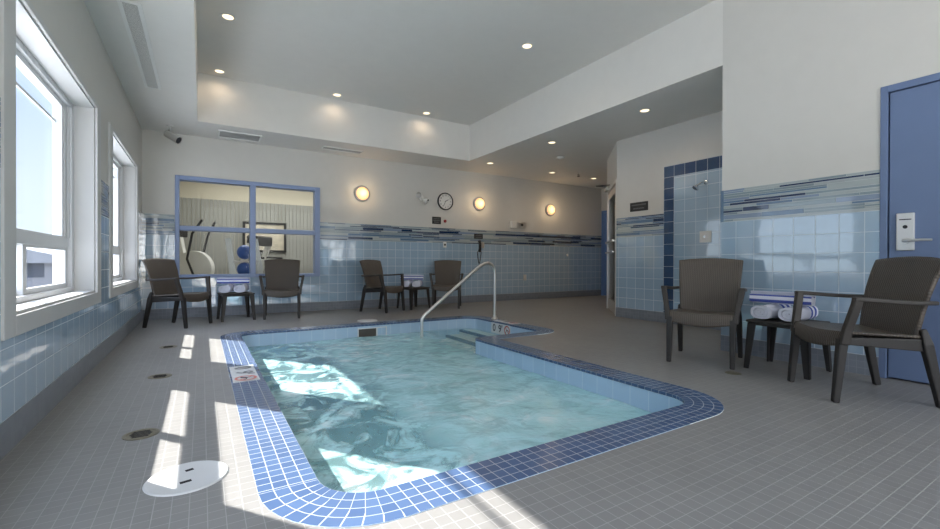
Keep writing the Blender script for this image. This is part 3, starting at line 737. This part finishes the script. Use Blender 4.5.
def roll_mesh(rx, rz, L, turns=3.1, th=.010, lump=.0, name='towel', m=None, soft=.4):
    """a towel rolled up: spiral section in x-z, length along y, resting on z=0"""
    b = MB(); N = int(turns*28); bm = b.bm; l = bm.loops.layers.uv.verify(); ny_ = 10
    rn = random.Random(int(L*1000)+int(rx*1e4))
    inner, outerp = [], []
    for i in range(N+1):
        t = i/N; a = t*turns*2*PI+.6; f = .10+.90*t
        for lst, dd in ((outerp, 0), (inner, -(.90/turns)*.86)):
            ff = max(.03, f+dd*(1 if t > .05 else t/.05))
            ca, sa = math.cos(a), math.sin(a)
            sq = lambda c: math.copysign(abs(c)**(1-soft*.55), c)
            lst.append((rx*ff*sq(ca), rz*ff*sq(sa)))
    sec = [(p, t/N, 0) for t, p in enumerate(outerp)]+[(p, 1-t/N, 1) for t, p in enumerate(inner[::-1])]
    rows = []
    for j in range(ny_+1):
        v = j/ny_; y = (v-.5)*L; row = []
        k = 1-.05*(abs(v-.5)*2)**6
        for (x, z), t, s_ in sec:
            jit = 1+.02*math.sin(v*9+t*11)
            row.append(bm.verts.new((x*k*jit, y+.006*math.sin(t*17)*(abs(v-.5)*2)**4, (z*k*jit+rz))))
        rows.append(row)
    K = len(sec)
    for j in range(ny_):
        for i in range(K):
            i2 = (i+1) % K
            f = bm.faces.new([rows[j][i], rows[j][i2], rows[j+1][i2], rows[j+1][i]])
            ta, tb = sec[i][1], sec[i2][1]
            for lp, c in zip(f.loops, ((ta, j/ny_), (tb, j/ny_), (tb, (j+1)/ny_), (ta, (j+1)/ny_))): lp[l].uv = c
    for row, vv in ((rows[0], 0), (rows[-1], .02)):
        for i in range(N):
            a, c_, d, e_ = row[i], row[i+1], row[K-2-i], row[K-1-i]
            try:
                f = bm.faces.new([a, c_, d, e_])
                for lp in f.loops: lp[l].uv = (.02, .02)
            except ValueError: pass
    return b
def towel(rx, rz, L, mname, loc, rz_, label, **k):
    o = roll_mesh(rx, rz, L, **k).build('rolled_towel' if mname == 'towel_roll' else 'folded_towel', M[mname], None, smooth=True)
    o.location = loc; o.rotation_euler = (0, 0, rad(rz_)); tag(o, label, 'towel', 'blue striped white towels on the side tables'); return o
WH = ['beside the near armchair', 'below the blue framed window', 'at middle of back wall']
for k, ((tx, ty), ta, _) in enumerate(TB):
    axis = (-88, -14, -34)[k]          # local +y of the rolls points away from the pool
    ca, sa = math.cos(rad(axis)), math.sin(rad(axis))
    fx, fy = -sa, ca
    for s_, wd in ((-1, 'left'), (1, 'right')):
        towel(.092, .066, .36, 'towel_roll', (tx+ca*(.093*s_-.025), ty+sa*(.093*s_-.025), .395), axis+s_*2, 'white towel roll, lower %s of pile %s' % (wd, WH[k]))
    towel(.086, .056, .42, 'towel_fold', (tx-fx*.07-ca*.02, ty-fy*.07-sa*.02, .395+.119), axis+90+2, 'white towel with long blue stripes, topmost of pile %s' % WH[k], turns=2.2, soft=.6)

# ------------------------------------------------------------------ floor fittings
tag(MB().lathe([(0, .0035), (.118, .0035), (.122, .0045), (.138, .0045), (.143, 0)], (0, 0, 0), (0, 0, 1), 48).build('access_lid', M['lidw'], None, smooth=True),
    'large round white plastic lid in the floor at lower left', 'lid').location = (-.048, 2.04, .001)
lid = bpy.data.objects['access_lid']
MB().box(-.014, .014, -.009, .009, .002, .0045, mtx=Matrix.Translation((.005, .06, 0)) @ Matrix.Rotation(.3, 4, 'Z')).build('finger_slot', M['gap'], lid)
MB().box(-.019, .019, -.009, .009, .002, .0045, mtx=Matrix.Translation((-.005, -.045, 0)) @ Matrix.Rotation(.2, 4, 'Z')).build('finger_slot', M['gap'], lid)
tag(MB().lathe([(0, .012), (.12, .012), (.14, .008), (.145, 0)], (0, 0, 0), (0, 0, 1), 40).build('skimmer_lid', M['lidw'], None, smooth=True),
    'round white skimmer lid on the deck behind the far pool edge', 'lid').location = (2.04, 6.15, .001)
def drain(x, y, label):
    r = empty('floor_drain', (x, y, 0), 0, label, 'drain', 'small round brass floor drains along the window wall')
    MB().lathe([(0, 0), (.075, 0), (.075, .003), (.062, .004), (.06, .002), (0, .002)], (0, 0, 0), (0, 0, 1), 32).build('drain_rim', M['brass'], r, smooth=True)
    b = MB()
    for k in range(-2, 3): b.box(-.045+abs(k)*.006, .045-abs(k)*.006, k*.019-.005, k*.019+.005, .002, .0035)
    b.build('drain_slots', M['gap'], r); return r
drain(-.255, 2.67, 'round brass floor drain nearest the camera by the window wall')
drain(-.265, 3.95, 'round brass floor drain, middle one along the window wall')
drain(-.285, 5.27, 'round brass floor drain farthest along the window wall')
tag(MB().lathe([(0, .004), (.04, .004), (.055, .002), (.057, 0)], (0, 0, 0), (0, 0, 1), 32).build('cleanout_cover', M['brass'], None, smooth=True), 'small round metal cover beside the front leg of the armchair facing the pool', 'cover').location = (3.50, 1.80, .001)

# ------------------------------------------------------------------ wall fittings
def sconce(x, label):
    r = empty('wall_light', (x, YB, 2.117), 0, label, 'lamp', 'round glowing wall lights on the back wall')
    MB().lathe([(0, 0), (.150, 0), (.150, .02), (.128, .035), (.115, .035)], (0, 0, 0), (0, -1, 0), 40).build('lamp_rim', M['rim'], r, smooth=True)
    MB().lathe([(.120, .03), (.110, .055), (.085, .078), (.05, .090), (0, .095)], (0, 0, 0), (0, -1, 0), 40).build('glass_dome', M['sconce'], r, smooth=True)
    d = bpy.data.lights.new('wall_lamp', 'POINT'); d.energy = 2.5; d.color = (1, .72, .42); d.shadow_soft_size = .08
    lo = bpy.data.objects.new('lamp_bulb', d); C.objects.link(lo); lo.parent = r; lo.location = (0, -.2, 0)
sconce(2.521, 'round glowing wall light left of the clock, nearest the blue framed window')
sconce(5.094, 'round glowing wall light right of the clock, middle of the three')
sconce(7.121, 'round glowing wall light farthest right on the back wall')
# clock
r = empty('wall_clock', (4.262, YB, 2.105), 0, 'round black rimmed wall clock with white face on the back wall', 'clock')
MB().lathe([(0, 0), (.178, 0), (.178, .03), (.168, .038), (.158, .034), (.156, .02)], (0, 0, 0), (0, -1, 0), 48).build('clock_rim', M['black'], r, smooth=True)
MB().cyl((0, -.002, 0), (0, -1, 0), .157, .02, 48).build('clock_face', M['plasticw'], r)
for k in range(12):
    a = rad(90-30*(k+1))
    text('clock_numeral', str(k+1), .042, M['ink'], r, frame_mtx((.122*math.cos(a), -.0225, .122*math.sin(a)), (1, 0, 0), (0, 0, 1)))
for nm, a, L, wd in (('hour_hand', 60, .075, .011), ('minute_hand', 205, .115, .008)):
    mt = Matrix.Rotation(rad(90-a), 4, 'Y')
    MB().box(-wd/2, wd/2, -.027, -.025, -.02, L, mtx=Matrix.Rotation(rad(a), 4, 'Y')).build(nm, M['ink'], r)
# emergency twin light
r = empty('emergency_light', (3.72, YB, 2.13), 0, 'twin headed white emergency light on the back wall left of the clock', 'lamp')
MB().cyl((0, 0, 0), (0, -1, 0), .05, .03, 24).build('mounting_plate', M['plasticw'], r, smooth=True)
for dx, dz in ((-.085, .06), (.06, -.07)):
    b = MB(); b.tube([(0, -.03, 0), (dx*.5, -.06, dz*.5)], .012, 10).lathe([(0, -.01), (.035, 0), (.062, .05), (.066, .075), (.06, .08)], (dx*.6, -.07, dz*.6), (dx*1.2, -.09, dz*.5-.03), 24)
    hd = b.build('lamp_head', M['plasticw'], r, smooth=True)
    q = Vector((dx*1.2, -.09, dz*.5-.03)).normalized()
    MB().cyl(Vector((dx*.6, -.07, dz*.6))+q*.07, q, .055, .006, 24).build('lamp_lens', M['chrome'], hd, smooth=True)
def sign(name, loc, wd, ht, right, label, rows):
    n = Vector(right).cross(Vector((0, 0, 1)))
    mt = frame_mtx(loc, right, (0, 0, 1))
    b = MB(); b.box(-wd/2, wd/2, -ht/2, ht/2, 0, .008, mtx=mt); o = b.build(name, M['black'], None, bevel=.002)
    rn = random.Random(3); lm = mat('pale_lettering', (.17, .18, .18), .5)
    for z, parts in rows:
        b = MB()
        for x0, x1 in parts:
            x = x0
            while x < x1-.006:
                w_ = rn.uniform(.008, .014)*wd/.31; b.box(x*1, x+w_, z-.009, z+.009, .0082, .009, mtx=mt); x += w_+.005*wd/.31
        b.build('lettering_line', lm, o)
    return tag(o, label, 'sign')
sign('wall_sign', (4.066, YB, 1.704), .20, .145, (1, 0, 0), 'small black rectangular sign under the clock', [(.035, [(-.07, .07)]), (0, [(-.08, .08)]), (-.035, [(-.06, .06)])])
sign('phone_sign', (5.075, YB-.009, 1.415), .22, .105, (1, 0, 0), 'small black sign set over the mosaic band above the wall phone', [(.02, [(-.08, .08)]), (-.02, [(-.08, .08)])])
sign('shower_sign', (XS, 4.262, 1.70), .315, .135, (0, -1, 0), 'dark grey plaque with two pale lines on the shower wall', [(.027, [(-.125, .13)]), (-.027, [(-.10, .10)])])
r = empty('alarm_button', (4.262, YB, 1.70), 0, 'small red round alarm button right of the black sign under the clock', 'button')
MB().lathe([(0, 0), (.032, 0), (.032, .012), (.02, .02), (0, .024)], (0, 0, 0), (0, -1, 0), 24).build('button_dome', M['red'], r, smooth=True)
def outlet(name, loc, label, wd=.075, ht=.115, knob=True):
    r = empty(name, loc, 0, label, 'outlet')
    MB().box(-wd/2, wd/2, -.010, 0, -ht/2, ht/2).build('cover_plate', M['plasticw'], r, bevel=.003)
    if knob: MB().box(-.018, .018, -.016, -.009, -.02, .02).build('outlet_face', M['black'], r)
outlet('wall_switch', (4.252, YB-TT, 1.215), 'white switch plate with dark centre under the alarm button')
outlet('wall_outlet', (6.349, YB-TT, .508), 'white outlet plate low on the tiled back wall', .085, .13, False)
tag(MB().lathe([(0, 0), (.03, 0), (.03, .008), (.02, .018), (0, .02)], (0, 0, 0), (0, -1, 0), 24).build('wall_hook', M['plasticw'], None, smooth=True), 'tiny round white hook on the blue tile near the right end of the back wall', 'hook').location = (7.682, YB-TT, 1.04)
r = empty('wall_phone', (5.10, YB-TT, 1.21), 0, 'black telephone handset on the back wall with its cord hanging down', 'telephone')
MB().box(-.01, .11, -.03, 0, -.05, .085).build('phone_base', M['satin'], r, bevel=.008)
MB().beam([(-.03, -.05, -.13), (-.03, -.075, -.07), (-.03, -.078, .05), (-.03, -.05, .11)], .055, [.05, .035, .035, .05], (1, 0, 0)).build('handset', M['black'], r, bevel=.01)
b = MB(); cp = [(-.035+.035*math.sin(t*PI)*(-1 if t > .5 else -1)+.012*math.sin(t*90), -.03, -.12-.23*math.sin(t*PI)) for t in [k/60 for k in range(61)]]
b.tube([(-.07+.10*t+.0, -.03, -.12-.26*math.sin(t*PI)) for t in [k/24 for k in range(25)]], .007, 8).build('phone_cord', M['black'], r, smooth=True)
r = empty('pool_controls', (6.14, YB, 1.70), 0, 'white control box joined to a grey switch box above the mosaic band', 'control box')
MB().box(-.22, -.06, -.06, 0, -.075, .09).build('control_box', M['plasticw'], r, bevel=.01)
sb_ = MB().box(-.04, .22, -.04, 0, -.06, .075).build('switch_box', M['satin'], r, bevel=.004)
MB().cyl((.09, -.04, .01), (0, -1, 0), .028, .025, 20).build('timer_knob', M['black'], sb_)
# shower fittings on the shower wall
r = empty('wall_shower', (XS-TT, 3.235, 1.905), 0, 'small chrome shower head on a short arm high on the shower tiles', 'shower head')
b = MB(); b.lathe([(0, 0), (.032, 0), (.028, .012), (.012, .018)], (0, 0, 0), (-1, 0, 0), 24).tube([(0, 0, 0), (-.05, .005, .0), (-.10, .02, -.02), (-.13, .035, -.045)], .011, 12); b.build('shower_arm', M['chrome'], r, smooth=True)
MB().lathe([(0, 0), (.014, 0), (.02, .02), (.040, .05), (.042, .06), (0, .058)], (-.125, .032, -.040), (-.6, .25, -.8), 24).build('spray_head', M['chrome'], r, smooth=True)
r = empty('shower_valve', (XS-TT, 3.235, 1.195), 0, 'white square shower control plate on the pale shower tiles', 'shower valve')
MB().box(-.012, 0, -.078, .078, -.075, .075).build('valve_plate', M['plasticw'], r, bevel=.005)
MB().box(-.016, -.011, -.03, .03, -.035, .035).build('valve_panel', M['satin'], r, bevel=.003)
MB().cyl((-.016, 0, .0), (-1, 0, 0), .012, .02, 16).build('valve_knob', M['chrome'], r, smooth=True)
# ------------------------------------------------------------------ ceiling fittings
def downlight(x, y, z, label, grp, on=DOWN):
    r = empty('recessed_light', (x, y, z), 0, label, 'ceiling light', grp)
    MB().lathe([(.052, .0), (.078, 0), (.080, .004), (.074, .007), (.056, .004), (.052, 0)], (0, 0, 0), (0, 0, -1), 40).build('trim_ring', M['plasticw'], r, smooth=True)
    MB().lathe([(0, .0008), (.053, .0008)], (0, 0, 0), (0, 0, -1), 32).build('lamp_lens', M['lens'], r)
    d = bpy.data.lights.new('downlight', 'SPOT'); d.energy = on; d.color = (1, .76, .54); d.spot_size = rad(165); d.spot_blend = .8; d.shadow_soft_size = .05
    lo = bpy.data.objects.new('downlight_bulb', d); C.objects.link(lo); lo.parent = r; lo.location = (0, 0, -.02)
    return r
GH = 'round recessed downlights in the raised ceiling'; GL = 'round recessed downlights in the low ceiling'
downlight(.236, 5.30, ZH, 'recessed light in the raised ceiling, farthest up the left side of the photo', GH, DOWN*2.4)
downlight(.205, 6.87, ZH, 'recessed light in the far left corner of the raised ceiling', GH)
downlight(1.79, 6.87, ZH, 'recessed light in the middle of the raised ceiling far edge', GH)
downlight(3.335, 6.88, ZH, 'recessed light at the far right corner of the raised ceiling', GH)
downlight(3.325, 4.11, ZH, 'recessed light alone in the open middle of the raised ceiling', GH, DOWN*2.4)
downlight(4.775, 3.55, ZL, 'recessed light in the low ceiling in front of the shower wall, nearest one', GL, DOWN*3.2)
downlight(4.785, 5.28, ZL, 'recessed light in the low ceiling beyond the nearest one, left of the smoke detector', GL, DOWN*3.2)
downlight(4.77, 7.02, ZL, 'recessed light in the low ceiling by the corner of the raised ceiling', GL, DOWN*3.2)
downlight(6.39, 7.04, ZL, 'recessed light in the low ceiling right of the smoke detector near the back wall', GL, DOWN*3.2)
downlight(7.63, 7.02, ZL, 'recessed light in the low ceiling farthest right, before the glass door', GL, DOWN*3.2)
r = empty('slot_diffuser', (-.46, 5.03, ZL), 0, 'long narrow slotted air grille in the ceiling over the windows', 'vent')
MB().box(-.075, -.047, -.95, .95, -.008, 0).box(.047, .075, -.95, .95, -.008, 0).box(-.047, .047, -.95, -.92, -.008, 0).box(-.047, .047, .92, .95, -.008, 0).build('grille_frame', M['plasticw'], r, bevel=.002)
b = MB()
for k in range(92): b.box(-.047, .047, -.92+k*.02, -.92+k*.02+.006, -.006, -.001)
b.build('slats', M['plasticw'], r)
MB().box(-.047, .047, -.92, .92, -.001, -.0002).build('grille_backing', mat('grille_shadow', (.05, .05, .05), .8), r)
def grille(x, y, wx, wy, label, nm='ceiling_vent', slat='y'):
    r = empty(nm, (x, y, ZL), 0, label, 'vent')
    t = .022
    MB().box(-wx, wx, -wy, -wy+t, -.016, 0).box(-wx, wx, wy-t, wy, -.016, 0).box(-wx, -wx+t, -wy+t, wy-t, -.016, 0).box(wx-t, wx, -wy+t, wy-t, -.016, 0).build('vent_frame', M['plasticw'], r, bevel=.002)
    b = MB(); n = int((2*wy-2*t)/.025)
    for k in range(n): b.box(-wx+t, wx-t, -wy+t+k*.025+.004, -wy+t+k*.025+.018, -.006, -.0015)
    b.build('louvre_blades', mat('grey_louvre', (.42, .42, .41), .5), r)
    MB().box(-wx+t, wx-t, -wy+t, wy-t, -.0012, -.0002).build('vent_backing', mat('vent_shadow', (.10, .10, .10), .8), r)
grille(.495, 7.54, .29, .20, 'square louvred return vent in the soffit above the blue framed window')
grille(2.05, 7.52, .34, .10, 'narrow flush vent in the soffit, right of the square louvred vent', 'flush_vent')
r = empty('smoke_detector', (5.574, 5.917, ZL), 0, 'round white smoke detector on the low ceiling', 'detector')
MB().lathe([(0, .045), (.03, .045), (.05, .03), (.07, .025), (.075, 0)], (0, 0, 0), (0, 0, -1), 32).build('detector_body', M['plasticw'], r, smooth=True)
r = empty('fire_sprinkler', (6.816, 6.69, ZL), 0, 'small dark fire sprinkler hanging from the low ceiling', 'sprinkler')
MB().lathe([(0, .004), (.035, .004), (.04, 0)], (0, 0, 0), (0, 0, -1), 24).tube([(0, 0, 0), (0, 0, -.05)], .012, 10).build('sprinkler_body', M['satin'], r, smooth=True)
MB().tube([(0, 0, -.045), (-.02, 0, -.06), (-.018, 0, -.08), (0, 0, -.095), (.018, 0, -.08), (.02, 0, -.06), (0, 0, -.045)], .005, 6).cyl((0, 0, -.1), (0, 0, 1), .03, .004, 20).build('sprinkler_deflector', M['black'], r)
# security camera
cx_, cy_ = -.385, 7.50
r = empty('security_camera', (cx_, cy_, ZL), 0, 'grey bullet security camera hanging from the ceiling in the far left corner', 'camera')
MB().lathe([(0, 0), (.045, 0), (.04, .012), (.02, .02), (0, .02)], (0, 0, 0), (0, 0, -1), 24).tube([(0, 0, -.01), (0, 0, -.08), (.01, -.02, -.14)], .014, 10).build('camera_bracket', M['satin'], r, smooth=True)
q = Vector((.75, -.48, -.50)).normalized()
bd = MB().lathe([(0, 0), (.045, .005), (.048, .03), (.048, .18), (.052, .20), (.052, .215)], Vector((.01, -.02, -.15))-q*.08, q, 28).build('camera_body', M['satin'], r, smooth=True)
MB().cyl(Vector((.01, -.02, -.15))+q*.125, q, .045, .004, 28).build('camera_lens', M['black'], bd)

# ------------------------------------------------------------------ gym behind the blue framed window
GYB = 10.9
b = MB(); b.box(XL-.1, 4.2, GYB, GYB+.1, 0, ZL+.1); b.box(XL-.1, XL, YB+.14, GYB, 0, ZL+.1); b.box(4.1, 4.2, YB+.14, GYB, 0, ZL+.1)
b.build('wall_gym', mat('cream_paint', (.58, .54, .44), .6), kind='structure')
wg = bpy.data.objects['wall_gym']
bb = MB()
for k in range(60): bb.box(XL+k*.08+.004, XL+k*.08+.076, GYB-.02, GYB, .0, 2.19)
bb.build('bead_board', mat('taupe_boards', (.31, .315, .295), .6), wg)
MB().box(XL-.1, 4.2, YB+.14, GYB+.1, -.05, -.001).build('floor_gym', mat('gym_rubber', (.10, .11, .12), .8), kind='structure')
MB().box(XL-.1, 4.2, YB+.14, GYB+.1, ZL, ZL+.1).build('ceiling_gym', M['ceil'], kind='structure')
area('gym_fill_light', (1.6, 9.6, ZL-.02), (0, 0, -1), 3.2, 1.2, 62, (1, .98, .93))  # added area light that brightens the gym, no fixture modelled
r = empty('framed_picture', (1.22, GYB-.02, 1.41), 0, 'framed cream coloured print on the gym wall seen through the window', 'picture')
MB().box(-.45, .45, -.03, 0, -.34, -.29).box(-.45, .45, -.03, 0, .29, .34).box(-.45, -.40, -.03, 0, -.29, .29).box(.40, .45, -.03, 0, -.29, .29).build('picture_frame', M['black'], r)
MB().box(-.40, .40, -.012, -.002, -.29, .29).build('picture_print', mat('cream_print', (.6, .55, .45), .6, var=.5, scale=6), r)
wp = M['plasticw']
r = empty('elliptical_trainer', (.02, 9.35, 0), rad(62), 'white and grey elliptical trainer in the gym behind the left panes', 'exercise machine')
MB().box(-.3, .3, -.65, -.57, 0, .08).box(-.3, .3, .57, .65, 0, .08).box(-.05, .05, -.6, .6, .04, .12).build('machine_base', M['satin'], r, bevel=.01)
MB().cyl((-.06, .15, .72), (1, 0, 0), .33, .12, 36).build('flywheel_cover', wp, r, bevel=.01)
MB().beam([(0, .2, .3), (0, .35, .9), (0, .42, 1.35)], .10, [.16, .10, .07], (1, 0, 0)).build('mast', wp, r, bevel=.01)
MB().box(-.17, .17, .36, .42, 1.30, 1.52).build('console', M['black'], r, bevel=.02)
for s in (-1, 1):
    MB().tube([(s*.22, -.05, .35), (s*.24, .15, .9), (s*.26, .05, 1.35), (s*.22, -.1, 1.6)], .02, 10).build('handle_arm', M['black'], r, smooth=True)
    MB().beam([(s*.2, -.6, .12), (s*.2, -.2, .3), (s*.2, .2, .35)], .06, .04, (1, 0, 0)).box(s*.2-.07, s*.2+.07, -.5, -.12, .24, .27).build('pedal_arm', M['satin'], r)
r = empty('treadmill', (1.25, 9.75, 0), rad(52), 'treadmill with white slanting uprights in the gym behind the left panes', 'exercise machine')
MB().box(-.38, .38, -.85, .75, .06, .18).build('running_deck', M['black'], r, bevel=.02)
for s in (-1, 1):
    MB().beam([(s*.36, .70, .1), (s*.34, .45, .8), (s*.32, .30, 1.22)], .08, .10, (1, 0, 0)).build('upright', wp, r, bevel=.01)
    MB().tube([(s*.34, .42, .95), (s*.34, .0, .93)], .022, 10).build('handrail', M['black'], r)
MB().box(-.36, .36, .22, .36, 1.18, 1.38).build('console', M['black'], r, bevel=.03)
MB().box(-.30, .30, .35, .78, .16, .34).build('motor_hood', wp, r, bevel=.04)
def ball(x, y, z, rr, label):
    rr = .125; n = 16; tag(MB().lathe([(rr*math.sin(PI*k/n), rr-rr*math.cos(PI*k/n)) for k in range(n+1)], (0, 0, 0), (0, 0, 1), 28).build('exercise_ball', mat('blue_vinyl', (.05, .13, .42), .35), None, smooth=True), label, 'ball').location = (x, y, z)
r = empty('ball_rack', (.66, 8.52, 0), 0, 'pale upright rack holding blue exercise balls behind the gym window', 'rack')
for x0 in (-.22, .20): MB().beam([(x0+.10, -.16, 0), (x0-.06, .05, 1.25)], .09, .05, (1, 0, 0)).build('rack_post', wp, r); MB().beam([(x0+.04, .30, 0), (x0-.06, .05, 1.25)], .04, .04, (1, 0, 0)).build('rack_post', wp, r)
for z in (.56, .86): MB().tube([(-.21, -.06, z), (.19, -.06, z)], .012, 8).tube([(-.21, .16, z), (.19, .16, z)], .012, 8).build('rack_shelf', M['satin'], r)
ball(.64, 8.57, .595, .145, 'lower blue exercise ball on the rack behind the gym window')
ball(.64, 8.57, .895, .145, 'upper blue exercise ball on the rack behind the gym window')

# ------------------------------------------------------------------ outside the windows
MB().box(-160, -1.3, -60, 160, -4.1, -4.0).build('ground_outside', mat('pale_concrete_and_snow', (.52, .52, .51), .9, var=.1, scale=.1), kind='structure')
def house(x, y, wx, wy, h, label, seed):
    r = empty('pale_building', (x, y, -4), 0, label, 'building', 'pale buildings outside the windows')
    MB().box(-wx, wx, -wy, wy, 0, h).build('building_walls', mat('pale_siding', (.135, .135, .14), .8), r)
    MB().frus([(-wx-.4, -wy-.4, h), (wx+.4, -wy-.4, h), (wx+.4, wy+.4, h), (-wx-.4, wy+.4, h)], [(-.3, -wy-.4, h+1.6), (.3, -wy-.4, h+1.6), (.3, wy+.4, h+1.6), (-.3, wy+.4, h+1.6)]).build('roof', mat('light_roof', (.15, .155, .165), .8), r)
    fw = mat('far_window', (.02, .025, .035), .6)
    for fl in (1.0, 3.4):
        if fl+1.3 > h: continue
        y_ = -wy+1.2
        while y_ < wy-1.5:
            MB().box(wx-.05, wx+.03, y_, y_+1.3, fl, fl+1.3).build('building_window', fw, r); y_ += 2.6
        x_ = -wx+.8
        while x_ < wx-1.5:
            MB().box(x_, x_+1.1, -wy-.03, -wy+.05, fl, fl+1.3).build('building_window', fw, r); x_ += 2.3
house(-15.0, 62, 6, 8, 4.7, 'pale two storey building across the lot, seen through the right lower window pane', 1)
house(-30, 44, 5, 8, 4.2, 'pale building across the lot, seen through the left lower window pane', 2)
